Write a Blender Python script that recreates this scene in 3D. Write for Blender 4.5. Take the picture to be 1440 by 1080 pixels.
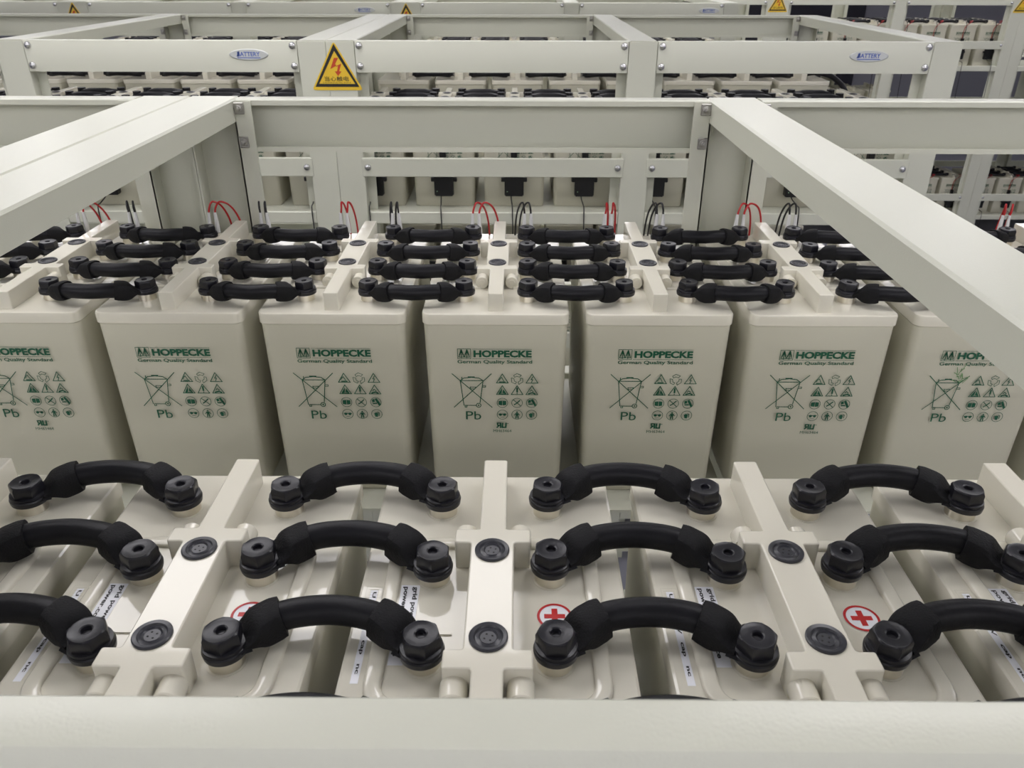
import bpy, bmesh, math, random
from mathutils import Vector, Matrix
PI = math.pi
random.seed(7)
for o in list(bpy.data.objects): bpy.data.objects.remove(o)
scene = bpy.context.scene
COL = scene.collection
Z0 = 1.75          # height of the battery tops (top tier) above the floor
CAMZ = Z0 + 0.4019

# ------------------------------------------------------------------ camera
pit, yaw, rol = [math.radians(a) for a in (28.07, -0.314, 0.124)]
Rv = Vector((math.cos(yaw), -math.sin(yaw), 0)); Fv = Vector((math.sin(yaw), math.cos(yaw), 0)); Zv = Vector((0, 0, 1))
fw = Fv * math.cos(pit) - Zv * math.sin(pit); up = Fv * math.sin(pit) + Zv * math.cos(pit)
r2 = Rv * math.cos(rol) + up * math.sin(rol); u2 = -Rv * math.sin(rol) + up * math.cos(rol)
cd = bpy.data.cameras.new('camera'); cam = bpy.data.objects.new('camera', cd); COL.objects.link(cam)
cd.sensor_width = 36; cd.lens = 36 * 1117.4 / 1440; cd.clip_start = 0.02; cd.clip_end = 100
M = Matrix((r2, u2, -fw)).transposed().to_4x4(); M.translation = Vector((0.0287, 0, CAMZ)); cam.matrix_world = M
cd.dof.use_dof = True; cd.dof.focus_distance = 0.85; cd.dof.aperture_fstop = 22
scene.camera = cam

# ------------------------------------------------------------------ world, exposure
w = bpy.data.worlds.new('world'); scene.world = w; w.use_nodes = True
w.node_tree.nodes['Background'].inputs[0].default_value = (0.80, 0.86, 1.0, 1); w.node_tree.nodes['Background'].inputs[1].default_value = 0.3
scene.view_settings.view_transform = 'Standard'; scene.view_settings.look = 'None'
scene.view_settings.exposure = -0.1; scene.view_settings.gamma = 1.0; scene.view_settings.use_curve_mapping = False

LIGHT_POWER = 7.2
CEIL = 3.35

# ------------------------------------------------------------------ materials
def mat(name, col, rough=0.5, metal=0.0, spec=0.5, bump=0.0, bscale=400, var=0.0, vscale=8, emit=None, coat=0.0, rvar=0.0, trans=0.0, detail=2):
    m = bpy.data.materials.new(name); m.use_nodes = True
    nt = m.node_tree; b = nt.nodes['Principled BSDF']
    b.inputs['Base Color'].default_value = (*col, 1); b.inputs['Roughness'].default_value = rough
    b.inputs['Metallic'].default_value = metal; b.inputs['Specular IOR Level'].default_value = spec
    b.inputs['Coat Weight'].default_value = coat; b.inputs['Coat Roughness'].default_value = 0.18
    b.inputs['Transmission Weight'].default_value = trans
    tc = nt.nodes.new('ShaderNodeTexCoord')
    if emit:
        b.inputs['Emission Color'].default_value = (*emit[0], 1); b.inputs['Emission Strength'].default_value = emit[1]
    if var:
        n = nt.nodes.new('ShaderNodeTexNoise'); n.inputs['Scale'].default_value = vscale; n.inputs['Detail'].default_value = 4
        r = nt.nodes.new('ShaderNodeMix'); r.data_type = 'RGBA'
        r.inputs[6].default_value = (*[c * (1 - var) for c in col], 1); r.inputs[7].default_value = (*[min(1, c * (1 + var)) for c in col], 1)
        nt.links.new(tc.outputs['Object'], n.inputs['Vector']); nt.links.new(n.outputs['Fac'], r.inputs[0]); nt.links.new(r.outputs[2], b.inputs['Base Color'])
    if rvar:
        n3 = nt.nodes.new('ShaderNodeTexNoise'); n3.inputs['Scale'].default_value = 30; n3.inputs['Detail'].default_value = 3
        mr = nt.nodes.new('ShaderNodeMapRange'); mr.inputs['To Min'].default_value = rough - rvar; mr.inputs['To Max'].default_value = rough + rvar
        nt.links.new(tc.outputs['Object'], n3.inputs['Vector']); nt.links.new(n3.outputs['Fac'], mr.inputs['Value']); nt.links.new(mr.outputs['Result'], b.inputs['Roughness'])
    if bump:
        n2 = nt.nodes.new('ShaderNodeTexNoise'); n2.inputs['Scale'].default_value = bscale; n2.inputs['Detail'].default_value = detail
        bp = nt.nodes.new('ShaderNodeBump'); bp.inputs['Strength'].default_value = bump; bp.inputs['Distance'].default_value = 0.001
        nt.links.new(tc.outputs['Object'], n2.inputs['Vector']); nt.links.new(n2.outputs['Fac'], bp.inputs['Height']); nt.links.new(bp.outputs['Normal'], b.inputs['Normal'])
    return m
MT = dict(
    steel=mat('powder_coated_steel', (0.60, 0.605, 0.505), 0.32, bump=0.15, bscale=700, spec=0.45, coat=0.10),
    case=mat('grey_plastic_case', (0.585, 0.565, 0.455), 0.42, bump=0.05, bscale=900, var=0.02),
    lid=mat('glossy_plastic_lid', (0.715, 0.685, 0.575), 0.07, bump=0.16, bscale=36, var=0.015, spec=0.4),
    rubber=mat('black_rubber', (0.009, 0.009, 0.011), 0.42, bump=0.25, bscale=260, spec=0.20),
    sleeve=mat('matt_black_sleeve', (0.008, 0.008, 0.009), 0.62, bump=0.6, bscale=700, spec=0.18),
    cap=mat('black_plastic_cap', (0.011, 0.011, 0.015), 0.30, bump=0.2, bscale=200, spec=0.4, rvar=0.08),
    disc=mat('dark_grey_rubber_plug', (0.030, 0.031, 0.038), 0.30, spec=0.5),
    hole=mat('dark_hole', (0.004, 0.004, 0.004), 0.8),
    green=mat('green_print', (0.002, 0.090, 0.042), 0.5),
    smear=mat('green_ink', (0.12, 0.30, 0.10), 0.5),
    greythin=mat('grey_green_print', (0.05, 0.16, 0.11), 0.5),
    brass=mat('tinned_brass', (0.74, 0.70, 0.60), 0.28, metal=0.9, var=0.14, vscale=60),
    bolt=mat('zinc_bolt', (0.62, 0.62, 0.62), 0.25, metal=1.0),
    zinc=mat('dull_zinc', (0.40, 0.39, 0.36), 0.38, metal=0.9),
    white=mat('white_sticker', (0.86, 0.87, 0.90), 0.35),
    red=mat('red_print', (0.52, 0.012, 0.012), 0.4),
    black=mat('black_print', (0.01, 0.01, 0.01), 0.5),
    yellow=mat('yellow_sign', (0.76, 0.50, 0.030), 0.4),
    orange=mat('red_orange_print', (0.52, 0.06, 0.015), 0.4),
    blue=mat('blue_print', (0.06, 0.12, 0.45), 0.4),
    plate=mat('silver_plate', (0.60, 0.62, 0.60), 0.3, metal=0.35),
    wred=mat('red_wire', (0.42, 0.006, 0.008), 0.35),
    wblack=mat('black_wire', (0.008, 0.008, 0.009), 0.35),
    wclear=mat('clear_white_sleeve', (0.72, 0.72, 0.70), 0.12, spec=0.8, coat=0.5),
    module=mat('black_module', (0.006, 0.006, 0.007), 0.45),
    led=mat('status_light', (0.5, 0.8, 0.5), 0.4),
    floor=mat('grey_floor', (0.20, 0.20, 0.235), 0.35, var=0.08, vscale=2),
    wall=mat('pale_wall', (0.70, 0.70, 0.74), 0.7, var=0.02, vscale=2, bump=0.1, bscale=60),
    wallb=mat('grey_back_wall', (0.40, 0.40, 0.45), 0.7, var=0.02, vscale=2),
    dark_panel=mat('dark_panel_paint', (0.035, 0.035, 0.05), 0.4),
    ceil=mat('white_ceiling', (0.80, 0.80, 0.82), 0.8, bump=0.1, bscale=80),
    lamp=mat('lamp_panel', (1, 1, 1), 0.5, emit=((0.995, 0.97, 1.0), LIGHT_POWER)),
    lampbody=mat('lamp_body', (0.7, 0.7, 0.7), 0.4),
)

# ------------------------------------------------------------------ mesh helpers
class MB:
    def __init__(s): s.bm = bmesh.new()
    def box(s, x0, x1, y0, y1, z0, z1, bev=0, seg=2):
        bm = s.bm
        v = [bm.verts.new((x, y, z)) for z in (z0, z1) for y in (y0, y1) for x in (x0, x1)]
        fs = [(0, 2, 3, 1), (4, 5, 7, 6), (0, 1, 5, 4), (2, 6, 7, 3), (0, 4, 6, 2), (1, 3, 7, 5)]
        faces = [bm.faces.new([v[i] for i in f]) for f in fs]
        if bev:
            es = list({e for f in faces for e in f.edges})
            bmesh.ops.bevel(bm, geom=es, offset=bev, segments=seg, affect='EDGES', clamp_overlap=True)
        return s
    def prism(s, pts, z0, z1, bev=0, axis='z', bottom=True):
        # pts counter-clockwise in the plane; axis z: (x,y); axis y: (x,z) extruded along y from z0 to z1; axis x: (y,z)
        bm = s.bm
        def P(a, b, c):
            return (a, b, c) if axis == 'z' else ((a, c, b) if axis == 'y' else (c, a, b))
        lo = [bm.verts.new(P(a, b, z0)) for a, b in pts]; hi = [bm.verts.new(P(a, b, z1)) for a, b in pts]
        n = len(pts)
        top = bm.faces.new(hi)
        if bottom: bm.faces.new(lo[::-1])
        sides = [bm.faces.new([lo[i], lo[(i + 1) % n], hi[(i + 1) % n], hi[i]]) for i in range(n)]
        if bev:
            bmesh.ops.bevel(bm, geom=list(top.edges), offset=bev, segments=2, affect='EDGES', clamp_overlap=True)
        return s
    def rings(s, rs, closed=True, cap0=True, cap1=True):
        bm = s.bm; prev = None; first = None
        for r in rs:
            cur = [bm.verts.new(p) for p in r]
            if first is None: first = cur
            if prev:
                n = len(cur)
                for i in range(n): bm.faces.new([prev[i], prev[(i + 1) % n], cur[(i + 1) % n], cur[i]])
            prev = cur
        if cap0: bm.faces.new(first[::-1])
        if cap1: bm.faces.new(prev)
        return s
    def lathe(s, prof, n=24, c=(0, 0, 0), axis='z', cap0=True, cap1=True):
        rs = []
        for r, z in prof:
            ring = []
            for i in range(n):
                a = 2 * PI * i / n; x, y = r * math.cos(a), r * math.sin(a)
                if axis == 'z': p = (c[0] + x, c[1] + y, c[2] + z)
                elif axis == 'y': p = (c[0] + x, c[1] + z, c[2] - y)
                else: p = (c[0] + z, c[1] + x, c[2] + y)
                ring.append(p)
            rs.append(ring)
        return s.rings(rs, cap0=cap0, cap1=cap1)
    def tube(s, pts, r, n=10, rfun=None, up=Vector((0, 0, 1))):
        pts = [Vector(p) for p in pts]; rs = []
        for i, p in enumerate(pts):
            t = (pts[min(i + 1, len(pts) - 1)] - pts[max(i - 1, 0)]).normalized()
            a = t.cross(up)
            if a.length < 1e-4: a = Vector((1, 0, 0))
            a.normalize(); b = a.cross(t)
            ra, rb = rfun(i / (len(pts) - 1)) if rfun else (r, r)
            rs.append([p + a * ra * math.cos(2 * PI * k / n) + b * rb * math.sin(2 * PI * k / n) for k in range(n)])
        return s.rings(rs)
    def poly(s, pts3): s.bm.faces.new([s.bm.verts.new(p) for p in pts3]); return s
    def build(s, name, m, parent=None, smooth=26, loc=(0, 0, 0)):
        bmesh.ops.recalc_face_normals(s.bm, faces=s.bm.faces)
        me = bpy.data.meshes.new(name); s.bm.to_mesh(me); s.bm.free()
        me.materials.append(MT[m] if isinstance(m, str) else m)
        if smooth:
            for p in me.polygons: p.use_smooth = True
            me.set_sharp_from_angle(angle=math.radians(smooth))
            ng = set()
            for p in me.polygons:
                if len(p.vertices) > 4: ng.update(p.edge_keys)
            for e in me.edges:
                if e.key in ng: e.use_edge_sharp = True
        o = bpy.data.objects.new(name, me); COL.objects.link(o); o.parent = parent; o.location = loc
        return o
def rrect(hx, hy, r, n=5, cx=0, cy=0):
    pts = []
    for sx, sy, a0 in ((1, 1, 0), (-1, 1, 90), (-1, -1, 180), (1, -1, 270)):
        for i in range(n + 1):
            a = math.radians(a0 + 90 * i / n); pts.append((cx + sx * (hx - r) + r * math.cos(a), cy + sy * (hy - r) + r * math.sin(a)))
    return pts
def inset(pts, d):
    # mitred inset of a counter-clockwise outline
    out = []; n = len(pts)
    for i in range(n):
        p0, p1, p2 = Vector(pts[i - 1]), Vector(pts[i]), Vector(pts[(i + 1) % n])
        a = (p1 - p0).normalized(); b = (p2 - p1).normalized(); na = Vector((-a.y, a.x)); nb = Vector((-b.y, b.x))
        m = (na + nb); m = m / max(1e-6, m.dot(na)) ; q = p1 + m * d; out.append((q.x, q.y))
    return out
def soft(pts, r, n=3):
    # rounds every corner of an outline
    out = []; m = len(pts)
    for i in range(m):
        p = Vector(pts[i]); a = (Vector(pts[i - 1]) - p).normalized() * r; b = (Vector(pts[(i + 1) % m]) - p).normalized() * r
        for k in range(n + 1):
            t = k / n; q = p + a * (1 - t) ** 2 + b * t ** 2; out.append((q.x, q.y))
    return out
def crom(pts, k=6):
    P = [Vector(p) for p in pts]; P = [2 * P[0] - P[1]] + P + [2 * P[-1] - P[-2]]; out = []
    for i in range(1, len(P) - 2):
        for j in range(k):
            t = j / k; a, b, c, d = P[i - 1:i + 3]
            out.append(0.5 * ((2 * b) + (c - a) * t + (2 * a - 5 * b + 4 * c - d) * t * t + (3 * b - a - 3 * c + d) * t ** 3))
    out.append(P[-2]); return out
def empty(name, loc=(0, 0, 0), rz=0):
    o = bpy.data.objects.new(name, None); COL.objects.link(o); o.location = loc; o.rotation_euler = (0, 0, rz); o.empty_display_size = 0.05; return o
def tag(o, label, cat, group=None):
    o['label'] = label; o['category'] = cat
    if group: o['group'] = group
    return o
KIDS = {}
def kids(o):
    return [c for c in COL.objects if c.parent == o]
def snapshot(o):                                # (object, [(child,[...])]) so that copying needs no search
    return (o, [snapshot(c) for c in kids(o)])
def copy_tree(s, parent=None):
    c = s[0].copy(); COL.objects.link(c); c.parent = parent
    return c, [copy_tree(k, c) for k in s[1]]
def struct(o): o['kind'] = 'structure'; return o
def ordn(i): return ['first', 'second', 'third', 'fourth', 'fifth', 'sixth', 'seventh', 'eighth', 'ninth', 'tenth', 'eleventh', 'twelfth', 'thirteenth', 'fourteenth', 'fifteenth', 'sixteenth', 'seventeenth', 'eighteenth', 'nineteenth', 'twentieth'][i]

# drawing on a plane: a sheet maps (a,b) -> 3D
PEN = 1.0
class Sheet:
    def __init__(s, fn): s.mb = MB(); s.fn = fn
    def fill(s, pts): s.mb.poly([s.fn(a, b) for a, b in pts])
    def line(s, pts, wd, close=False):
        wd *= PEN
        if close: pts = list(pts) + [pts[0]]
        for (x0, y0), (x1, y1) in zip(pts, pts[1:]):
            d = math.hypot(x1 - x0, y1 - y0) or 1e-9; nx, ny = -(y1 - y0) / d * wd / 2, (x1 - x0) / d * wd / 2
            ex, ey = (x1 - x0) / d * wd * .35, (y1 - y0) / d * wd * .35
            s.fill([(x0 - ex + nx, y0 - ey + ny), (x0 - ex - nx, y0 - ey - ny), (x1 + ex - nx, y1 + ey - ny), (x1 + ex + nx, y1 + ey + ny)])
    def ring(s, cx, cy, r, wd, n=24, ry=None):
        ry = ry or r
        for i in range(n):
            a, b = 2 * PI * i / n, 2 * PI * (i + 1) / n
            s.fill([(cx + (r + k) * math.cos(t), cy + (ry + k) * math.sin(t)) for k, t in ((wd / 2, a), (wd / 2, b), (-wd / 2, b), (-wd / 2, a))])
    def disc(s, cx, cy, r, n=16, ry=None):
        s.fill([(cx + r * math.cos(2 * PI * i / n), cy + (ry or r) * math.sin(2 * PI * i / n)) for i in range(n)])
    def text(s, body, x0, x1, y0, y1, bold=0.0):
        cu = bpy.data.curves.new('t', 'FONT'); cu.body = body; cu.offset = bold; cu.resolution_u = 3
        o = bpy.data.objects.new('t', cu); COL.objects.link(o)
        dg = bpy.context.evaluated_depsgraph_get(); dg.update(); me = bpy.data.meshes.new_from_object(o.evaluated_get(dg))
        bpy.data.objects.remove(o); bpy.data.curves.remove(cu)
        xs = [v.co.x for v in me.vertices]; ys = [v.co.y for v in me.vertices]
        if not xs: return
        ax, bx, ay, by = min(xs), max(xs), min(ys), max(ys)
        vs = [s.mb.bm.verts.new(s.fn(x0 + (v.co.x - ax) / (bx - ax) * (x1 - x0), y0 + (v.co.y - ay) / (by - ay) * (y1 - y0))) for v in me.vertices]
        for p in me.polygons:
            try: s.mb.bm.faces.new([vs[i] for i in p.vertices])
            except ValueError: pass
        bpy.data.meshes.remove(me)
    def build(s, name, m, parent=None, **k):
        me = s.mb
        o = me.build(name, m, parent, smooth=0, **k); return o

# ------------------------------------------------------------------ the room
struct(MB().box(-9, 9, -5, 15, -0.1, 0).build('floor', 'floor'))
struct(MB().box(-9, 9, -5, 15, CEIL, CEIL + 0.1).build('ceiling', 'ceil'))
struct(MB().box(-9.1, 9.1, 15, 15.1, 0, CEIL).build('wall_back', 'wallb'))
struct(MB().box(3.75, 5.95, 14.94, 15, 0, 2.3, .01, 1).build('dark_panel_1', 'dark_panel'))  # dark panel added to cover the dark background beside the far racks
struct(MB().box(-9.1, 9.1, -5.1, -5, 0, CEIL).build('wall_front', 'wall'))
struct(MB().box(-9.1, -9, -5, 15, 0, CEIL).build('wall_left', 'wall'))
struct(MB().box(9, 9.1, -5, 15, 0, CEIL).build('wall_right', 'wall'))
_W = tuple(-4.95 + 1.1 * k for k in range(10))
FIX = [[(x, y) for x in xs] for y, xs in ((-4.0, _W), (-3.1, _W), (-2.2, _W), (1.1, (-1.9, -.95, .85, 1.8)), (-1.3, (-4.95, -3.85, -2.75, -1.65, 1.65, 2.75, 3.85, 4.95)), (2.1, (-5.1, -3.9, -1.14, -.34, 3.1, 4.3)), (4.9, _W), (6.4, _W), (8.4, _W), (10.8, (-3.85, -1.65, .55, 2.75)))]  # panel pair inferred from reflections; most other rows added to brighten fronts, lids, beams
def make_fixture():
    r = empty('ceiling_light')
    MB().box(-.398, .398, -.27, .27, 0, .06, .004).build('lamp_housing', 'lampbody', r)
    MB().box(-.385, .385, -.25, .25, -.004, .0, .001).build('lamp_diffuser', 'lamp', r)
    return r
fx = make_fixture(); fs = snapshot(fx)
for ri, row in enumerate(FIX):
    for i, (x, y) in enumerate(row):
        o = fx if i == ri == 0 else copy_tree(fs)[0]
        o.location = (x, y, CEIL - .06)
        tag(o, 'unseen white ceiling light panel, %s from left in the %s row of lights' % (ordn(i), ordn(ri)), 'ceiling light', 'ceiling lights over the room')

# ------------------------------------------------------------------ battery
SMEAR = [(SX0 + random.uniform(-.006, .006), SZ0 + random.uniform(-.012, .014), random.uniform(.004, .011), random.uniform(0, PI)) for k in range(16) for SX0, SZ0 in ((-.020, -.122),)]
HX, HD = .1025, .183        # half width, half depth
ZB, ZL, ZT = -.327, -.0445, -.029   # bottom, lid joint, lid top (below the cap tops)
def sheet_front(y): return Sheet(lambda a, b: (a, y, b))
def triangle(S, cx, cz, r=.0085, wd=.0009, solid=False):
    p = [(cx, cz + r), (cx - r, cz - r * .72), (cx + r, cz - r * .72)]
    S.line(p, wd, True)
def front_print(parent):
    global PEN
    PEN = 1.3
    S = sheet_front(-HD - .0001)
    g = .0008
    # logo with two pairs of fir trees
    S.line([(-.054, -.082), (-.054, -.0972), (-.0355, -.0972), (-.0355, -.082)], .0006, True)
    for cx in (-.0487, -.0408):
        S.line([(cx, -.0835), (cx - .0026, -.0915)], .0013); S.line([(cx, -.0835), (cx + .0026, -.0915)], .0013)
        S.line([(cx, -.0835), (cx - .0036, -.0945)], .0008); S.line([(cx, -.0835), (cx + .0036, -.0945)], .0008)
        S.line([(cx, -.084), (cx, -.096)], .0009)
    S.line([(-.0525, -.0948), (-.037, -.0948)], .0008)
    S.line([(-.033, -.0822), (.051, -.0822)], .0004); S.line([(-.033, -.0972), (.051, -.0972)], .0004)
    S.text('HOPPECKE', -.0315, .051, -.0952, -.0840, bold=.044)
    S.text('German Quality Standard', -.0545, .0518, -.1064, -.0993, bold=.018)
    # crossed-out wheeled bin
    S.line([(-.063, -.1215), (-.0058, -.1768)], .0009); S.line([(-.0065, -.1215), (-.0615, -.1768)], .0009)
    S.line([(-.0515, -.1325), (-.047, -.1735)], .0009); S.line([(-.0185, -.1325), (-.0235, -.1690)], .0009)
    S.line([(-.0515, -.1325), (-.0185, -.1325)], .0009)
    S.line([(-.0515, -.1325), (-.046, -.1285), (-.035, -.1272), (-.024, -.1285), (-.0185, -.1325)], .0009)
    S.line([(-.040, -.1266), (-.031, -.1266)], .0012); S.line([(-.049, -.127), (-.049, -.131)], .0009)
    S.line([(-.0185, -.1405), (-.0150, -.1405), (-.0150, -.143), (-.0190, -.143)], .0007)
    S.line([(-.0375, -.143), (-.0295, -.143), (-.0305, -.146), (-.0365, -.146)], .0007, True)
    S.line([(-.0455, -.1735), (-.029, -.1735)], .0009); S.line([(-.0455, -.1735), (-.0455, -.1765), (-.0428, -.1765), (-.0428, -.1735)], .0008)
    S.ring(-.0256, -.1733, .0034, .0012, 16); S.disc(-.0256, -.1733, .0013, 10)
    S.text('Pb', -.0445, -.0222, -.1975, -.1835, bold=.0)
    cs = (.0092, .0306, .052); rw = (-.1300, -.1490, -.1690, -.1890)
    for i, c in enumerate(cs):
        if i != 1: triangle(S, c, rw[0])
        triangle(S, c, rw[1])
    # hand acid sign, recycling loop, lightning
    S.line([(cs[0] - .003, rw[0] + .001), (cs[0] - .001, rw[0] + .003), (cs[0] + .002, rw[0] - .003)], .0008); S.line([(cs[0] - .004, rw[0] - .0045), (cs[0] + .004, rw[0] - .0045)], .0012)
    S.line([(cs[0] - .003, rw[0] + .0005), (cs[0] - .0045, rw[0] - .002)], .0007)
    for k in range(3):
        a = math.radians(90 + 120 * k); q = lambda r, d: (cs[1] + r * math.cos(a + d), rw[0] + r * math.sin(a + d))
        S.line([q(.0088, -.75), q(.0092, .05), q(.0080, .70), q(.0048, .85), q(.0050, .15), q(.0048, -.75)], .0006, True)
    S.line([(cs[2] + .0012, rw[0] + .004), (cs[2] - .0014, rw[0] - .0005), (cs[2] + .001, rw[0] - .0005), (cs[2] - .0008, rw[0] - .005)], .0009)
    # second row: explosion, exclamation, corrosion
    p = cs[0], rw[1]
    S.fill([(p[0], p[1] + .0055), (p[0] - .006, p[1] - .0052), (p[0] - .0012, p[1] - .0040)]); S.fill([(p[0] + .0012, p[1] + .003), (p[0] + .0002, p[1] - .0035), (p[0] + .006, p[1] - .0052)])
    S.line([(p[0] - .005, p[1] - .0052), (p[0] + .005, p[1] - .0052)], .0009)
    S.line([(cs[1], rw[1] + .0045), (cs[1], rw[1] - .0018)], .0018); S.disc(cs[1], rw[1] - .0043, .0009, 8)
    S.line([(cs[2] - .003, rw[1] - .001), (cs[2] - .001, rw[1] + .0015), (cs[2] + .002, rw[1] - .001)], .0009); S.line([(cs[2] - .0045, rw[1] - .0045), (cs[2] + .001, rw[1] - .0030), (cs[2] + .0045, rw[1] - .0048)], .0016)
    for rr in rw[2:]:
        for c in cs: S.ring(c, rr, .0078, .0008)
    # book, no flame, boots / goggles, people, flask
    S.fill([(cs[0] - .0055, rw[2] + .003), (cs[0] - .0055, rw[2] - .0035), (cs[0] - .0004, rw[2] - .0042), (cs[0] - .0004, rw[2] + .0036)]); S.fill([(cs[0] + .0004, rw[2] + .0036), (cs[0] + .0004, rw[2] - .0042), (cs[0] + .0055, rw[2] - .0035), (cs[0] + .0055, rw[2] + .003)])
    S.line([(cs[1] - .0055, rw[2] + .0052), (cs[1] + .0055, rw[2] - .0052)], .0009); S.line([(cs[1] + .004, rw[2] + .004), (cs[1] - .001, rw[2] - .001), (cs[1] - .004, rw[2] - .003)], .0013)
    S.fill([(cs[2] - .0055, rw[2] + .004), (cs[2] - .002, rw[2] + .0055), (cs[2] - .001, rw[2] + .001), (cs[2] - .005, rw[2] - .0005)]); S.line([(cs[2] + .0005, rw[2] + .005), (cs[2] + .0035, rw[2] - .0005), (cs[2] + .0052, rw[2] - .004)], .0026); S.line([(cs[2] - .004, rw[2] - .002), (cs[2] + .001, rw[2] - .002)], .0016)
    S.disc(cs[0] - .003, rw[3], .0022, 10); S.disc(cs[0] + .003, rw[3], .0022, 10); S.line([(cs[0] - .0055, rw[3] + .001), (cs[0] + .0055, rw[3] + .001)], .0009); S.line([(cs[0] - .003, rw[3] - .0045), (cs[0] + .003, rw[3] - .0045)], .0005)
    S.disc(cs[1], rw[3] + .0043, .0013, 8); S.fill([(cs[1] - .0022, rw[3] + .0028), (cs[1] - .0017, rw[3] - .0015), (cs[1] + .0017, rw[3] - .0015), (cs[1] + .0022, rw[3] + .0028)])
    S.line([(cs[1] - .001, rw[3] - .001), (cs[1] - .0016, rw[3] - .006)], .0014); S.line([(cs[1] + .001, rw[3] - .001), (cs[1] + .0016, rw[3] - .006)], .0014); S.line([(cs[1] - .0018, rw[3] + .002), (cs[1] - .0038, rw[3] - .0008)], .0009); S.line([(cs[1] + .0018, rw[3] + .002), (cs[1] + .0038, rw[3] - .0008)], .0009)
    S.fill([(cs[2] - .004, rw[3] + .001), (cs[2] - .0025, rw[3] - .0045), (cs[2] + .001, rw[3] - .005), (cs[2] + .002, rw[3] + .001), (cs[2] - .001, rw[3] + .003)]); S.line([(cs[2] + .001, rw[3] + .003), (cs[2] + .0035, rw[3] + .002), (cs[2] + .003, rw[3] - .003)], .0009)
    PEN = 1.0
    return S.build('printed_label', 'green', parent)
def cert_mark(parent):
    S = sheet_front(-HD - .0001)
    S.line([(.0065, -.2035), (.0065, -.2110)], .0024); S.line([(.0065, -.2035), (.0015, -.2035), (.0020, -.2072), (.0060, -.2072)], .0018); S.line([(.0045, -.2072), (.0010, -.2110)], .0020)
    S.line([(.0095, -.2035), (.0090, -.2108), (.0140, -.2108), (.0145, -.2035)], .0022); S.disc(.0172, -.2042, .0008, 8)
    S.text('MH63464', -.0045, .0225, -.2192, -.2146)
    return S.build('certification_mark', 'green', parent)
RIB = [(.0105, .172), (.0105, .0715), (.0300, .0715), (.0300, .0550), (.0168, .0550)]
def rib_outline():
    q = RIB; o = [(-x, y) for x, y in q]
    return [(x, -y) for x, y in q][::1] and ([(x, -y) for x, y in q] + [(x, y) for x, y in q[::-1]] + [(-x, y) for x, y in q] + [(-x, -y) for x, y in q[::-1]])
def make_filler(parent, x, y):
    mb = MB(); mb.lathe([(.0134, -.0040), (.0134, .0), (.0126, .0006), (.0102, .0002), (.0092, -.0010), (.0078, -.0006), (.0066, .0001), (.0055, -.0009), (.0005, -.0009)], 32, cap0=False)
    o = mb.build('filler_cap', 'disc', parent, loc=(x, y, -.0016))
    h = MB()
    for k in range(4):
        a = math.radians(25 + 90 * k); h.lathe([(.0008, 0), (.0001, .0001)], 10, (.0030 * math.cos(a), .0030 * math.sin(a), -.00085), cap0=False)
    h.build('vent_hole', 'hole', o); return o
def chan_path(sx):
    r = .020; X = .078; Y = .083; pts = [(sx * .024, -Y)]
    for i in range(7):
        a = math.radians(-90 + 90 * i / 6); pts.append((sx * (X - r + r * math.cos(a)), -Y + r + r * math.sin(a)))
    return pts + [(x, -y) for x, y in pts[::-1]]
def make_channel(parent, sx):
    # a raised, rounded bead that runs from boss to boss around the terminals
    path = chan_path(sx); mb = MB(); rs = []
    V = [Vector((x, y, ZT)) for x, y in path]
    for i, p in enumerate(V):
        t = (V[min(i + 1, len(V) - 1)] - V[max(i - 1, 0)]).normalized(); a = Vector((t.y, -t.x, 0))
        rs.append([p + a * u + Vector((0, 0, z)) for u, z in ((-.0062, -.001), (-.0058, .0022), (-.0040, .0034), (.0, .0030), (.0040, .0034), (.0058, .0022), (.0062, -.001))])
    mb.rings(rs); return mb.build('gas_channel', 'lid', parent, smooth=50)
def make_boss(parent, sx, sy):
    mb = MB(); mb.lathe([(.0093, 0), (.0093, -.0150), (.0086, -.0160), (.0048, -.0160), (.0044, -.0168), (.0010, -.0168)], 24, axis='y')
    o = mb.build('duct_plug', 'lid', parent, loc=(sx * .0220, sy * .0712, -.0195))
    if sy > 0: o.rotation_euler = (0, 0, PI)
    return o
def make_terminal(parent, x, y):
    g = MB().lathe([(.0124, 0), (.0124, .0108), (.0118, .0112)], 28).build('terminal', 'brass', parent, loc=(x, y, ZT - .0005))
    MB().lathe([(.0142, 0), (.0142, .0008), (.0128, .0008)], 28).build('terminal_seal', 'lid', g)
    return g
TX, TY = .0458, .0862
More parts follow.
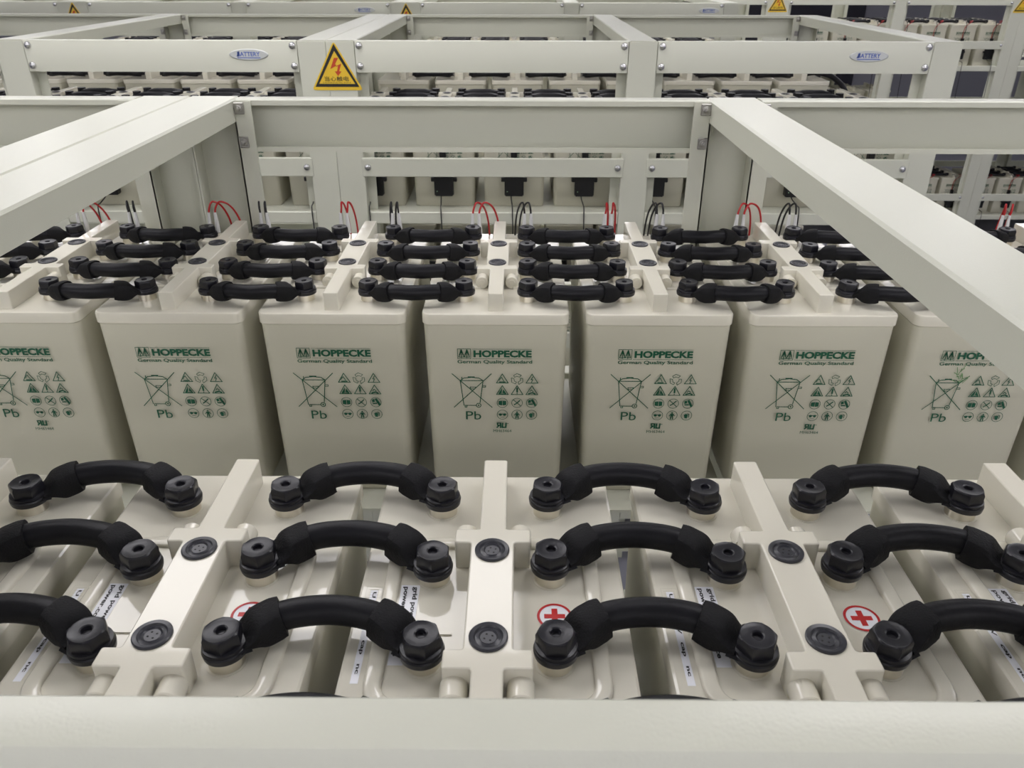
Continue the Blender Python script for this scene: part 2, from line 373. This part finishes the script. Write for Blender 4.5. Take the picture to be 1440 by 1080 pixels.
def make_battery(detail):
    r = empty('battery')
    mb = MB(); ring = rrect(HX - .0018, HD - .0012, .012, 6)
    lo = rrect(HX - .0055, HD - .0040, .012, 6)
    mb.rings([[(x * .985, y * .985, ZB) for x, y in lo], [(x, y, ZB + .006) for x, y in lo], [(x, y, ZL - .0022) for x, y in ring], [(x * .992, y * .996, ZL - .0014) for x, y in ring], [(x * .97, y * .985, ZL + .001) for x, y in ring]])
    case = mb.build('case', 'case', r)
    mb = MB(); a = rrect(HX, HD + .0006, .012, 6); b = rrect(HX - .0024, HD - .0019, .011, 6); c = rrect(HX - .0006, HD - .0001, .012, 6)
    mb.rings([[(x, y, ZL) for x, y in a], [(x, y, ZT - .0026) for x, y in a], [(x, y, ZT - .0008) for x, y in c], [(x, y, ZT) for x, y in b]])
    lid = mb.build('lid', 'lid', r)
    ro = soft(rib_outline(), .0022); bz = .0012
    MB().rings([[(x, y, z) for x, y in inset(ro, d)] for d, z in ((0, ZT - .001), (0, -.003 - bz), (bz * .12, -.003 - bz * .62), (bz * .38, -.003 - bz * .38 * .7), (bz, -.003))]).build('raised_rib', 'lid', r, smooth=40)
    if detail >= 1:
        pr = front_print(case) if detail != 1 else front_print(case)
        for y in (.045, -.045): make_filler(r, 0, y)
    if detail >= 2:
        for sx in (-1, 1):
            make_channel(r, sx)
            for sy in (-1, 1): make_boss(r, sx, sy)
            for j in range(4): make_terminal(r, sx * TX, (j - 1.5) * TY)
    return r
def small_battery():
    r = empty('battery')
    mb = MB(); lo = rrect(HX - .004, HD - .003, .012, 3); a = rrect(HX, HD, .012, 3); b = rrect(HX - .004, HD - .004, .010, 3)
    mb.rings([[(x, y, ZB) for x, y in lo], [(x, y, ZL) for x, y in lo], [(x, y, ZL) for x, y in a], [(x, y, ZT - .003) for x, y in a], [(x, y, ZT) for x, y in b]])
    MB_case = mb.build('case', 'case', r)
    MB().prism(rib_outline(), ZT - .001, -.003).build('raised_rib', 'lid', r)
    front_print(MB_case)
    return r
# ------------------------------------------------------------------ cable link
DL = .228 - 2 * TX
def link_path(b=.028, dz=.0065):
    q = [(-DL / 2, 0, -.0150), (-DL / 2 + .010, .0065 * b / .028, -.0142), (-DL / 2 + .0235, .0165 * b / .028, -.0115), (-DL / 2 + .040, .0240 * b / .028, -.0085), (0, b, -.0145 + dz)]
    return q + [(-x, y, z) for x, y, z in q[:-1][::-1]]
def hexcap(mb, c=(0, 0, 0), seg=36, rot=0):
    def hexr(a, R): k = (a % (PI / 3)) - PI / 6; return R * math.cos(PI / 6) / math.cos(k) * .92 + R * .08
    prof = [(.0152, -.0193, 0), (.0155, -.0178, 0), (.0158, -.0150, 0), (.0152, -.0138, 0), (.0145, -.0134, 0), (.0152, -.0128, 0), (.0148, -.0112, 0), (.0138, -.0106, 1), (.0141, -.0100, 1), (.0141, -.0026, 1), (.0132, -.0008, .6), (.0118, 0, 0), (.0106, -.0004, 0), (.0048, -.0003, 0), (.0038, -.0008, 0), (.0032, -.0035, 0), (.0004, -.0035, 0)]
    rs = []
    for R, z, h in prof:
        rs.append([(c[0] + (R * (1 - h) + hexr(a, R) * h) * math.cos(a + rot), c[1] + (R * (1 - h) + hexr(a, R) * h) * math.sin(a + rot), c[2] + z) for a in [2 * PI * i / seg for i in range(seg)]])
    mb.rings(rs); return mb
def sleeve_mesh(mb, pts, n=8):
    # pts from terminal outwards; flat at the lug, then round
    V = [Vector(p) for p in pts]; rs = []; m = len(V)
    dims = [(.0128, .0030), (.0132, .0036), (.0138, .0070), (.0142, .0115), (.0142, .0128), (.0138, .0130), (.0137, .0130), (.0128, .0122)]
    for i, p in enumerate(V):
        f = i / (m - 1) * (len(dims) - 1); k = min(int(f), len(dims) - 2); fr = f - k
        wa = dims[k][0] * (1 - fr) + dims[k + 1][0] * fr; hb = dims[k][1] * (1 - fr) + dims[k + 1][1] * fr
        t = (V[min(i + 1, m - 1)] - V[max(i - 1, 0)]).normalized(); a = t.cross(Zv).normalized(); b = a.cross(t)
        ring = []
        for q in range(16):
            th = 2 * PI * q / 16; cx, sx_ = math.cos(th), math.sin(th); e = .58
            ring.append(p + a * wa * math.copysign(abs(cx) ** e, cx) + b * hb * math.copysign(abs(sx_) ** e, sx_))
        rs.append(ring)
    mb.rings(rs); return mb
def make_link(b=.028, dz=.0065):
    r = empty('cable_link')
    P = crom(link_path(b, dz), 8); n = len(P)
    def idx(x): return min(range(n), key=lambda i: abs(P[i].x - x))
    i0, i1 = idx(-DL / 2 + .020), idx(DL / 2 - .020)
    MB().tube(P[i0:i1 + 1], .0106, 16).build('cable', 'rubber', r, smooth=60)
    sl = P[idx(-DL / 2 + .0085):idx(-DL / 2 + .0350) + 1]
    for k in (0, 1):
        pts = sl if k == 0 else [Vector((-p.x, p.y, p.z)) for p in sl]
        sleeve_mesh(MB(), pts).build('cable_boot', 'sleeve', r, smooth=28)
        sx = -1 if k == 0 else 1
        lug = MB(); t = Vector((.012, .0065 * b / .028, 0)); t.x *= -sx
        lug.tube([Vector((sx * DL / 2, 0, -.0160)) - t * .2, Vector((sx * DL / 2, 0, -.0160)) + t * 1.2], .01, 12, rfun=lambda u: (.0135, .0028))
        lug.build('cable_lug', 'sleeve', r)
        c = hexcap(MB()).build('bolt_cap', 'cap', r, smooth=25, loc=(sx * DL / 2, 0, 0))
    return r
def small_link(b=.028):
    P = crom(link_path(b), 3); mb = MB()
    mb.tube(P, .0108, 8, rfun=lambda u: (.0125, .010) if u < .3 or u > .7 else (.0106, .0106))
    for sx in (-1, 1): mb.lathe([(.0152, -.018), (.0152, -.011), (.0140, -.010), (.0135, 0)], 8, (sx * DL / 2, 0, 0))
    return mb.build('cable_link', 'rubber')

# ------------------------------------------------------------------ stickers of the front row
def stickers(bat, full):
    # red cross in a ring, right of the rib
    cx, cy = .0475, .0045 - .003
    top = lambda dz: (lambda a, b: (cx + a, cy + b, ZT + dz))
    S = Sheet(top(.0002)); S.disc(0, 0, .0134, 32); d = S.build('plus_sticker', 'white', bat)
    d['label'] = 'white round sticker with a red cross'
    S = Sheet(top(.0004)); S.ring(0, 0, .0122, .0020, 32); S.fill([(-.0022, -.0078), (.0022, -.0078), (.0022, .0078), (-.0022, .0078)]); S.fill([(-.0078, -.0022), (-.0022, -.0022), (-.0022, .0022), (-.0078, .0022)]); S.fill([(.0022, -.0022), (.0078, -.0022), (.0078, .0022), (.0022, .0022)])
    S.build('plus_symbol', 'red', d)
    # white name strips on the left, text running towards the viewer
    def strip(name, x0, x1, y0, y1, lines, z):
        S = Sheet(lambda a, b: (a, b, z)); S.fill([(x0, y0), (x1, y0), (x1, y1), (x0, y1)]); s = S.build(name, 'white', bat)
        T = Sheet(lambda a, b: (b, -a, z + .0002)); n = len(lines); wl = (x1 - x0) / n
        for i, (tx, ln) in enumerate(lines):
            xx = x1 - wl * (i + .80); T.text(tx, -y1 + .002, -y1 + .002 + ln, xx, xx + wl * .66, bold=.03)
        T.build('sticker_text', 'black', s)
    strip('name_sticker', -.0705, -.0560, -.046, .034, [('grid power VR L 2-', .070), ('power.com Service', .070)], ZT + .0002)
    strip('name_sticker', -.0935, -.0880, -.062, .028, [('U nom 2V   cap   nc', .080)], ZT + .0002)
    # small moulded square and dash on the lid
    S = Sheet(lambda a, b: (a - .0910, b - .004 + .030, ZT + .0002)); S.line([(-.006, -.006), (.006, -.006), (.006, .006), (-.006, .006)], .0005, True)
    for q in (-.003, 0, .003): S.line([(-.004, q), (.004, q)], .0006)
    S.build('moulded_mark', 'case', bat)
    MB().box(-.0455, -.0275, -.0185, -.0160, ZT - .0005, ZT + .0012, .0006).build('moulded_dash', 'lid', bat)

# ------------------------------------------------------------------ racks
TIERS = (0, -.59, -1.18)
ZTOP = .196
UW = 1.850
def hat(mb, x0, x1, yo, yi, z0, z1, lip0, lip1, d):
    # open box section: outer web at yo, side walls back to yi, outward lips at yi;  d=+1 if the rack interior is at larger y
    t = .003
    a, b = sorted((yo, yo + d * t)); mb.box(x0, x1, a, b, z0, z1, .001, 1)
    a, b = sorted((yo + d * t * .9, yi)); mb.box(x0, x0 + t, a, b, z0, z1); mb.box(x1 - t, x1, a, b, z0, z1)
    a, b = sorted((yi, yi - d * t))
    if lip0: mb.box(x0 - .028, x0 + t * .9, a, b, z0, z1)
    if lip1: mb.box(x1 - t * .9, x1 + .028, a, b, z0, z1)
def chan(mb, x0, x1, y_out, d, z0, z1, dep=.035, lip=.010):
    # folded sheet rail: web outside, flanges inwards with a small returned lip
    t = .0025
    r = .004
    prof = [(0, z0), (0, z1 - r), (r * .3, z1 - r * .3), (r, z1), (dep - .002, z1), (dep, z1 - .002), (dep, z1 - lip), (dep - t, z1 - lip), (dep - t, z1 - t), (t, z1 - t), (t, z0 + t), (dep - t, z0 + t), (dep - t, z0 + lip * .8), (dep, z0 + lip * .8), (dep, z0)]
    pts = [(y_out + d * a, z) for a, z in prof]
    bm = mb.bm; lo = [bm.verts.new((x0, a, b)) for a, b in pts]; hi = [bm.verts.new((x1, a, b)) for a, b in pts]
    n = len(pts); bm.faces.new(lo); bm.faces.new(hi[::-1])
    for i in range(n): bm.faces.new([lo[i], hi[i], hi[(i + 1) % n], lo[(i + 1) % n]])
def dome(): return MB().lathe([(.0105, 0), (.0103, .0015), (.0085, .0045), (.0050, .0065), (.0008, .0070)], 16, axis='y').build('bolt', 'bolt')
def nut():
    mb = MB().box(-.0085, .0085, -.003, 0, -.0095, .0095, .001, 1)
    mb.lathe([(.0062, -.003), (.0062, -.006), (.0036, -.0065), (.0036, -.011), (.0004, -.0115)], 12, axis='y')
    return mb.build('bolt', 'zinc')
DOME = None; NUT = None
def put(proto, parent, loc, flip=False):
    o = proto.copy(); COL.objects.link(o); o.parent = parent; o.location = loc
    if flip: o.rotation_euler = (0, 0, PI)
    return o
_pd = dome(); _pn = nut()
def make_rack(x0, y0, label, depth=1.275, plates=(), lift=0.0):
    r = empty('battery_rack', (x0, y0, 0)); tag(r, label, 'rack', 'steel battery racks')
    z1 = Z0 + ZTOP; y1 = depth; W = .083
    xs = [(0.0005, W, 0, 1), (.925 - W / 2, .925 + W / 2, 1, 1), (UW - W, UW - .0005, 1, 0)]
    for xa, xb, l0, l1 in xs:
        for yo, yi, d in ((0, .037, 1), (y1, y1 - .037, -1)):
            mb = MB(); hat(mb, xa, xb, yo, yi, .0, z1 - .003, l0, l1, d); mb.build('post', 'steel', r)
        # side beam: folded cap from front to back
        mb = MB(); t = .0025; bz = z1; hh = .036
        prof = [(xa, bz - hh), (xa, bz - .003), (xa + .003, bz), (xb - .003, bz), (xb, bz - .003), (xb, bz - hh), (xb - .010, bz - hh), (xb - .010, bz - hh + t), (xb - t, bz - hh + t), (xb - t, bz - t), (xa + t, bz - t), (xa + t, bz - hh + t), (xa + .010, bz - hh + t), (xa + .010, bz - hh)]
        mb.prism(prof[::-1], .0035, y1 - .0035, axis='y'); mb.build('side_beam', 'steel', r)
        for tz in TIERS:          # cross bearer under each shelf
            MB().box(xa + .01, xb - .01, .038, y1 - .038, Z0 + lift + tz + ZB - .045, Z0 + lift + tz + ZB - .006, .002, 1).build('cross_bearer', 'steel', r)
    bays = [(xs[0][1], xs[1][0]), (xs[1][1], xs[2][0])]
    for bi, (xa, xb) in enumerate(bays):
        for yo, d in ((.0, 1), (y1, -1)):
            mb = MB(); chan(mb, xa + .002, xb - .002, yo + d * .0, d, z1 - .087, z1 - .0005, dep=.0205 if d > 0 else .0335); rail = mb.build('top_rail', 'steel', r, smooth=30)
            for xx in (xa + .014, xb - .014):
                for zz in (z1 - .0145, z1 - .0700):
                    if d > 0: put(_pd, rail, (xx, yo, zz), True).rotation_euler = (0, 0, PI)
                    else: put(_pd, rail, (xx, yo, zz)); put(_pn, rail, (xx - (.006 if xx < (xa + xb) / 2 else -.006), y1 - .0372, zz))
        for tz in TIERS:
            zz = Z0 + tz + lift
            for yo, d in ((.0, 1), (y1, -1)):
                mb = MB(); mb.box(xa - .006, xb + .006, min(yo - d * .003, yo + d * .012), max(yo - d * .003, yo + d * .012), zz - lift - .197, zz - lift - .140, .0015, 1); g = mb.build('guard_rail', 'steel', r)
                for xx in (xa + .012, xb - .012): put(_pd, g, (xx, yo - d * .003, zz - lift - .168), d > 0)
                mb = MB(); mb.box(xa + .001, xb - .001, min(yo, yo + d * .033), max(yo, yo + d * .033), zz + ZB - .030, zz + ZB + .008, .002, 1); mb.build('shelf_beam', 'steel', r)
            for ya, yb in ((.040, .530), (.790, y1 - .040)):
                MB().box(xa - .04 if bi else xa + .002, xb - .002, ya + .02, yb, zz + ZB - .0055, zz + ZB - .0005).build('shelf_tray', 'steel', r)
    for px, pz in plates:
        p = MB(); p.lathe([(1, 0), (1, .6), (.93, 1), (.02, .9)], 40, axis='y'); po = p.build('name_plate', 'plate', r, loc=(px, -.0003, Z0 + pz)); po.scale = (.0570, .0020, .0155); po.rotation_euler = (PI, 0, 0)
        # plate lettering
        S = Sheet(lambda a, b: (a, -.0026, b)); S.text('BATTERY', -.033, .033, -.0045, .0075, bold=.02); S.line([(-.033, -.0085), (.033, -.0085)], .0022)
        S.fill([(-.036, -.005), (-.030, .0085), (-.026, .0085), (-.029, -.005)])
        S.build('plate_lettering', 'blue', r, loc=(px, 0, Z0 + pz))['label'] = 'blue lettering'
    return r

R1Y, R2Y, R3Y, R4Y = .1565, 2.500, 4.870, 6.650
SE = -.530
L2 = .009
make_rack(SE, R1Y, 'nearest pale grey steel rack, centre and right, holding the labelled battery row')
make_rack(SE - UW, R1Y, 'nearest pale grey steel rack cut by the left edge of the photo')
PX2 = .157
make_rack(SE, R2Y, 'second grey steel rack with front rail nameplate right, right of the large warning sign', lift=L2, plates=[(1.053 - SE, PX2)])
make_rack(SE - UW, R2Y, 'second grey steel rack with front rail nameplate, left of the large warning sign', lift=L2, plates=[(-.757 - (SE - UW), PX2)])
X3 = SE - .065
make_rack(X3, R3Y, 'third grey steel rack at the top edge, between middle and right warning signs', plates=[(1.09 - X3, PX2)])
make_rack(X3 - UW, R3Y, 'third grey steel rack at the top edge, between left and middle warning signs', plates=[(-.757 - .065 - (X3 - UW), PX2)])
make_rack(X3 - 2 * UW, R3Y, 'third grey steel rack at the top left corner, left of the left sign')
X4 = 1.995
make_rack(X4, R4Y, 'farthest grey steel rack at the upper right, right of the third warning sign')
make_rack(X4 - UW, R4Y, 'farthest grey steel rack seen in the gap left of the right warning sign')
make_rack(X4 + UW, R4Y, 'farthest grey steel rack cut by the right edge of the photo')
bpy.data.objects.remove(_pd); bpy.data.objects.remove(_pn)

# ------------------------------------------------------------------ batteries and their cable links
OFFA = (.284, 1.040)          # row centres measured from the rack front
big = make_battery(2); big_s = snapshot(big)
bigf = make_battery(2); stickers(bigf, True); bigf_s = snapshot(bigf)
mid = make_battery(1); mid_s = snapshot(mid)
sml = small_battery(); sml_s = snapshot(sml)
cmk_holder = empty('battery'); cert = cert_mark(cmk_holder)
lnA = make_link(.0285, .0065); lnA_s = snapshot(lnA)
lnB = make_link(.0270, .0060); lnB_s = snapshot(lnB)
lnS = small_link(); lnS_s = snapshot(lnS)
protos = [big_s, bigf_s, mid_s, sml_s, lnA_s, lnB_s, lnS_s]
def side(i, n):
    return ordn(i) + ' from left'
def place_row(xs, yc, z, snap, link_snap, flip, what, rowname, blabel, llabel, dist=1.0):
    """xs: battery centres left to right; flip: cable bow towards the camera"""
    n = len(xs); out = []
    for i, x in enumerate(xs):
        o = copy_tree(snap)[0]; o.location = (x, yc, Z0 + z); tag(o, blabel(i, n), 'battery', 'batteries in the ' + rowname); out.append(o)
    near = ['nearest', 'second nearest', 'third nearest', 'farthest']
    for i in range(n - 1):
        for j in range(4):
            o, ks = copy_tree(link_snap)
            o.location = ((xs[i] + xs[i + 1]) / 2, yc + (j - 1.5) * TY, Z0 + z)
            o.rotation_euler = (0, 0, (PI if flip else 0) + math.radians(random.uniform(-1.2, 1.2)))
            for c, _ in ks:
                if c.name.startswith('bolt_cap'): c.rotation_euler = (math.radians(random.uniform(-2, 2)), math.radians(random.uniform(-2, 2)), random.uniform(0, PI))
            tag(o, llabel(i, near[j]), 'cable', 'cable links on the ' + rowname)
    return out
P_ = .228
# rack 1 front row: the five batteries at the bottom of the photo
xsA = [k * P_ + .0109 for k in range(-2, 3)]
wA = ['leftmost', 'second from left', 'middle one', 'second from right', 'rightmost']
rowA = place_row(xsA, .439, 0, bigf_s, lnA_s, False, 'front', 'front row at the bottom',
    lambda i, n: 'glossy grey battery with red cross sticker, ' + wA[i] + ' in the bottom row',
    lambda i, nr: 'thick black cable link, bottom row, %s one across the %s gap from left' % (nr, ordn(i)))
# rack 1 second row: printed fronts
xsB = [k * P_ for k in range(-4, 5)]
wB = ['far left under double beam', 'leftmost readable', 'second readable from left', 'third readable from left', 'middle readable', 'third readable from right', 'second readable from right', 'rightmost readable', 'far right under diagonal beam']
rowB = place_row(xsB, 1.195, 0, big_s, lnB_s, True, 'second', 'row with the readable green labels',
    lambda i, n: 'grey battery with green printed front, ' + wB[i] + ' in its row',
    lambda i, nr: 'black cable link, green labelled row, %s one across %s gap from left' % (nr, ordn(i)))
for i in (1, 4, 5, 6):
    c = cert.copy(); COL.objects.link(c); c.parent = [q for q in rowB[i].children if q.name.startswith('case')][0]
# green ink smear on the rightmost readable battery
S = sheet_front(-HD - .0003)
for cx, cz, l, a in SMEAR: S.line([(cx, cz), (cx + l * math.cos(a), cz + l * math.sin(a))], .0009)
S.build('ink_smear', 'smear', [q for q in rowB[7].children if q.name.startswith('case')][0])
# rack 2
def far_row(xs, yc, z, rowname, snap, short):
    return place_row(xs, yc, z, snap, lnS_s, True, '', rowname,
        lambda i, n: 'small grey battery, %s from left, %s' % (ordn(i), short),
        lambda i, nr: 'small black cable link, %s at %s gap from left, %s' % (nr, ordn(i), short))
c2A = [.020 + k * P_ for k in range(-2, 6)]
c2B = [.030 + k * P_ for k in range(-2, 6)]
l2A = [-.620 - k * P_ for k in range(5, -1, -1)]
l2B = [-.761 - k * P_ for k in range(6, -1, -1)]
yA2, yB2 = R2Y + OFFA[0], R2Y + OFFA[1]
r2A = far_row(c2A, yA2, L2, 'second rack front row right of the sign', mid_s, 'second rack front right')
r2B = far_row(c2B, yB2, L2, 'second rack back row right of the sign', mid_s, 'second rack back right')
r2AL = far_row(l2A, yA2, L2, 'second rack front row left of the sign', mid_s, 'second rack front left')
r2BL = far_row(l2B, yB2, L2, 'second rack back row left of the sign', mid_s, 'second rack back left')
# second rack, middle tier, seen dimly under the shelf: bare batteries
def lone_row(xs, yc, z, rowname, snap=sml_s):
    for i, x in enumerate(xs):
        o = copy_tree(snap)[0]; o.location = (x, yc, Z0 + z); tag(o, 'small grey battery, %s from left in the %s' % (ordn(i), rowname), 'battery', 'batteries in the ' + rowname)
far_row(c2A, yA2, TIERS[1] + L2, 'lower tier of the second rack', sml_s, 'second rack lower tier')
lone_row(c2B, yB2, TIERS[1] + L2, 'shaded lower tier of the second rack')
lone_row([.23 + k * P_ for k in range(-3, 5)], yA2, TIERS[2] + L2, 'bottom tier of the second rack')
# rack 3
c3 = [X3 + .115 + .035 + k * P_ for k in range(8)]
l3 = [X3 - UW + .115 + .035 + k * P_ for k in range(8)]
ll3 = [X3 - 2 * UW + .15 + k * P_ for k in range(5, 8)]
far_row(c3, R3Y + OFFA[0], 0, 'third rack at the top centre', sml_s, 'third rack centre')
far_row(l3, R3Y + OFFA[0], 0, 'third rack at the top left', sml_s, 'third rack left')
# rack 4 (upper right), top and bottom tier
c4 = [X4 + .128 + k * P_ for k in range(8)]
y4 = R4Y + OFFA[0]
r4 = far_row(c4, y4, 0, 'upper tier of the farthest rack', sml_s, 'farthest rack upper tier')
lone_row(c4[:6], R4Y + OFFA[1], TIERS[1], 'middle tier of the farthest rack')
r4l = far_row(c4[4:], y4, TIERS[2], 'lowest tier of the farthest rack', sml_s, 'farthest rack lowest tier')
c5 = [X4 + UW + .128 + k * P_ for k in range(3)]
r5l = far_row(c5, y4, TIERS[2], 'lowest tier at the right edge', sml_s, 'lowest tier right edge')
for s in protos:
    def rm(t):
        for k in t[1]: rm(k)
        bpy.data.objects.remove(t[0])
    rm(s)
bpy.data.objects.remove(cert); bpy.data.objects.remove(cmk_holder)

# ------------------------------------------------------------------ sense leads behind the labelled row
def sense_lead(x, y, red, i, lean):
    r = empty('sense_lead', (x, y, Z0)); m = 'wred' if red else 'wblack'
    for k in (0, 1):
        ox = (-.006 if k == 0 else .006)
        MB().tube([(ox, 0, -.018), (ox * 1.02, .001, -.004), (ox * .9, .002, .017)], .0030, 8, rfun=lambda u: (.0048 - .0022 * u, .0036 - .0014 * u)).build('terminal_sleeve', 'wclear', r)
        L = lean * (1 + .25 * k)
        if red: pts = [(ox * .9, .002, .012), (ox * .9 + .002, .003, .024), (ox * .9 + L * .30, .008, .034), (ox * .9 + L * .75, .016, .024), (ox * .9 + L * 1.05, .026, -.006), (ox * .9 + L * 1.15, .032, -.06)]
        else: pts = [(ox * .9, .002, .012), (ox * .9 - .001, .003, .026), (ox * .9 + L * .20, .007, .0345), (ox * .9 + L * .55, .014, .026), (ox * .9 + L * .85, .022, .0), (ox * .9 + L * 1.0, .030, -.06)]
        MB().tube(crom(pts, 5), .0017, 6).build('wire', m, r)
    tag(r, '%s thin wire pair, clear sleeves, %s %s pair from left behind labelled batteries' % ('red' if red else 'black', ordn(i), 'red' if red else 'black'), 'wire', 'sense wires behind the labelled row')
yS = 1.195 + 1.5 * TY + .020
for i, k in enumerate(range(-3, 4)):
    random.seed(50 + k)
    sense_lead(k * P_ - TX + .004, yS, True, i, random.uniform(.020, .030) if k not in (-1, 1) else .008)
    sense_lead(k * P_ + TX + .002, yS, False, i, -random.uniform(.012, .032) if k > -1 else -.008)
sense_lead(4 * P_ - TX + .004, yS, True, 7, .01)

# ------------------------------------------------------------------ monitoring modules on the battery fronts
def make_module():
    r = empty('monitoring_module')
    MB().box(-.031, .031, -.030, 0, -.064, .026, .003, 2).build('module_body', 'module', r)
    MB().box(-.011, .009, -.022, 0, .022, .086, .002, 1).build('cable_gland', 'module', r)
    for sx in (-1, 1): MB().box(sx * .032 - .010, sx * .032 + .010, -.018, -.002, -.020, -.006, .002, 1).build('mounting_ear', 'module', r)
    MB().lathe([(.0015, 0), (.0012, -.0006)], 8, (-.022, -.0302, -.048), axis='y').build('status_light', 'led', r)
    P = crom([(-.010, -.016, -.060), (-.009, -.040, -.070), (-.006, -.080, -.077), (-.005, -.104, -.090), (-.002, -.108, -.20), (.004, -.108, -.34)], 5)
    MB().tube(P, .0020, 6).build('module_cable', 'wblack', r)
    return r
mp = make_module(); ms = snapshot(mp)
def mods(rowobjs, z, txt, grp):
    for i, (x, y) in enumerate(rowobjs):
        o = copy_tree(ms)[0]; o.location = (x, y, Z0 + z); tag(o, 'black box module, %s from left %s' % (ordn(i), txt), 'electronic module', grp)
mods([(x, yA2 - HD - .001) for x in l2A[1:] + [q + .0 for q in c2A]], -.213, 'below the second rack guard rail', 'modules on the second rack')
mods([(x, y4 - HD - .001) for x in c4], -.213, 'on the farthest rack upper tier', 'modules on the farthest rack upper tier')
mods([(x, y4 - HD - .001) for x in c4[4:] + c5], -.213 + TIERS[2], 'on the farthest rack lowest tier', 'modules on the farthest rack lowest tier')
def rm(t):
    for k in t[1]: rm(k)
    bpy.data.objects.remove(t[0])
rm(ms)
# thin wires that hang down the battery fronts of the farthest rack
def front_wire(x, z, red, i, where):
    d = -.045 if red else .02
    pts = [(x + (TX if red else -TX * .2), y4 - .150, Z0 + z - .01), (x + (TX if red else -TX * .2), y4 - HD - .012, Z0 + z - .004), (x + d * .5 + (TX if red else 0) * .5, y4 - HD - .010, Z0 + z - .05), (x + d * .1, y4 - HD - .008, Z0 + z - .12), (x, y4 - HD - .006, Z0 + z - .155)]
    o = MB().tube(crom(pts, 5), .0022, 6).build('hanging_wire', 'wred' if red else 'wblack')
    tag(o, '%s thin wire hanging on the %s battery from left, %s' % ('red' if red else 'black', ordn(i), where), 'wire', 'hanging wires, ' + where)
for i, x in enumerate(c4):
    front_wire(x, 0, False, i, 'farthest rack upper tier'); front_wire(x, 0, True, i, 'farthest rack upper tier')
for i, x in enumerate(c4[4:] + c5):
    front_wire(x, TIERS[2], False, i, 'farthest rack lowest tier'); front_wire(x, TIERS[2], True, i, 'farthest rack lowest tier')
# thick lead leaving the last battery of the second rack
def thick_lead(pts, label):
    o = MB().tube(crom(pts, 8), .0105, 12).build('power_cable', 'rubber'); tag(o, label, 'cable')
xe = c2B[-1] + TX
thick_lead([(xe, yB2 - .04, Z0 - .008), (xe + .05, yB2 - .055, Z0 - .003), (xe + .11, yB2 - .075, Z0 - .022), (xe + .16, yB2 - .10, Z0 - .08), (xe + .17, yB2 - .11, Z0 - .20)], 'thick black power cable bending down off the right end of the second rack')

# ------------------------------------------------------------------ warning signs
def make_sign():
    r = empty('warning_sign')
    def tri(c, r_, h, rad=.006, n=6):
        A = [(0, h), (-r_, -h), (r_, -h)]; P = []
        cen = (0, -h * .3)
        for i in range(3):
            p = Vector(A[i]); a = (Vector(A[i - 1]) - p).normalized(); b = (Vector(A[(i + 1) % 3]) - p).normalized()
            for k in range(n + 1):
                t = k / n; q = p + a * rad * 2 * (1 - t) ** 2 + b * rad * 2 * t ** 2 ; P.append((q.x, q.y))
        return P[::-1]
    MB().prism(tri(0, .0760, .0680), -.0012, 0, axis='y', bev=0).build('sign_plate', 'yellow', r)
    S = Sheet(lambda a, b: (a, -.0015, b))
    o = [(0, .0600), (-.0655, -.0585), (.0655, -.0585)]; ii = [(0, .0405), (-.0535, -.0500), (.0535, -.0500)]
    for i in range(3): S.fill([o[i], o[(i + 1) % 3], ii[(i + 1) % 3], ii[i]])
    S.build('sign_border', 'black', r)
    S = Sheet(lambda a, b: (a, -.0016, b))
    S.fill([(-.002, .022), (.008, .022), (-.001, .004), (-.013, -.009)]); S.fill([(-.001, .004), (.013, .0055), (-.013, -.009)]) if False else None
    S.fill([(-.013, -.009), (.000, -.001), (.002, .003), (-.001, .004)]); S.fill([(.000, -.001), (.014, .006), (.012, .004), (.003, -.002)])
    S.fill([(.014, .006), (.0075, -.0150), (.0025, -.0150), (.006, .0005)]); S.fill([(-.003, -.0150), (.004, -.0285), (.013, -.0150)])
    lt = S.build('lightning_symbol', 'orange', r); lt.scale = (1.25, 1, 1)
    S = Sheet(lambda a, b: (a, -.0016, b)); S.text('当心触电', -.036, .036, -.0425, -.0290, bold=.006); S.text('CAUTION ELECTRIC SHOCK', -.042, .042, -.0480, -.0445)
    S.build('sign_text', 'black', r)
    return r
sg = make_sign(); ss = snapshot(sg)
def sign(x, y, label, sc=1.0):
    o = copy_tree(ss)[0]; o.location = (x, y, Z0 + ZTOP - .0690); o.scale = (sc, 1, sc); tag(o, label, 'sign', 'yellow warning signs')
sign(-.506, R2Y - .0002, 'large yellow triangular electric shock warning sign on the second rack')
sign(X3 - UW, R3Y - .0002, 'small yellow warning triangle at the top left, on the third rack')
sign(X3 + .004, R3Y - .0002, 'small yellow warning triangle at the top centre, on the third rack')
sign(X4, R4Y - .0002, 'small yellow warning triangle at the top right, left of the farthest rack')
sign(X4 + UW, R4Y - .0002, 'yellow warning triangle cut by the top right edge of the photo')
rm(ss)
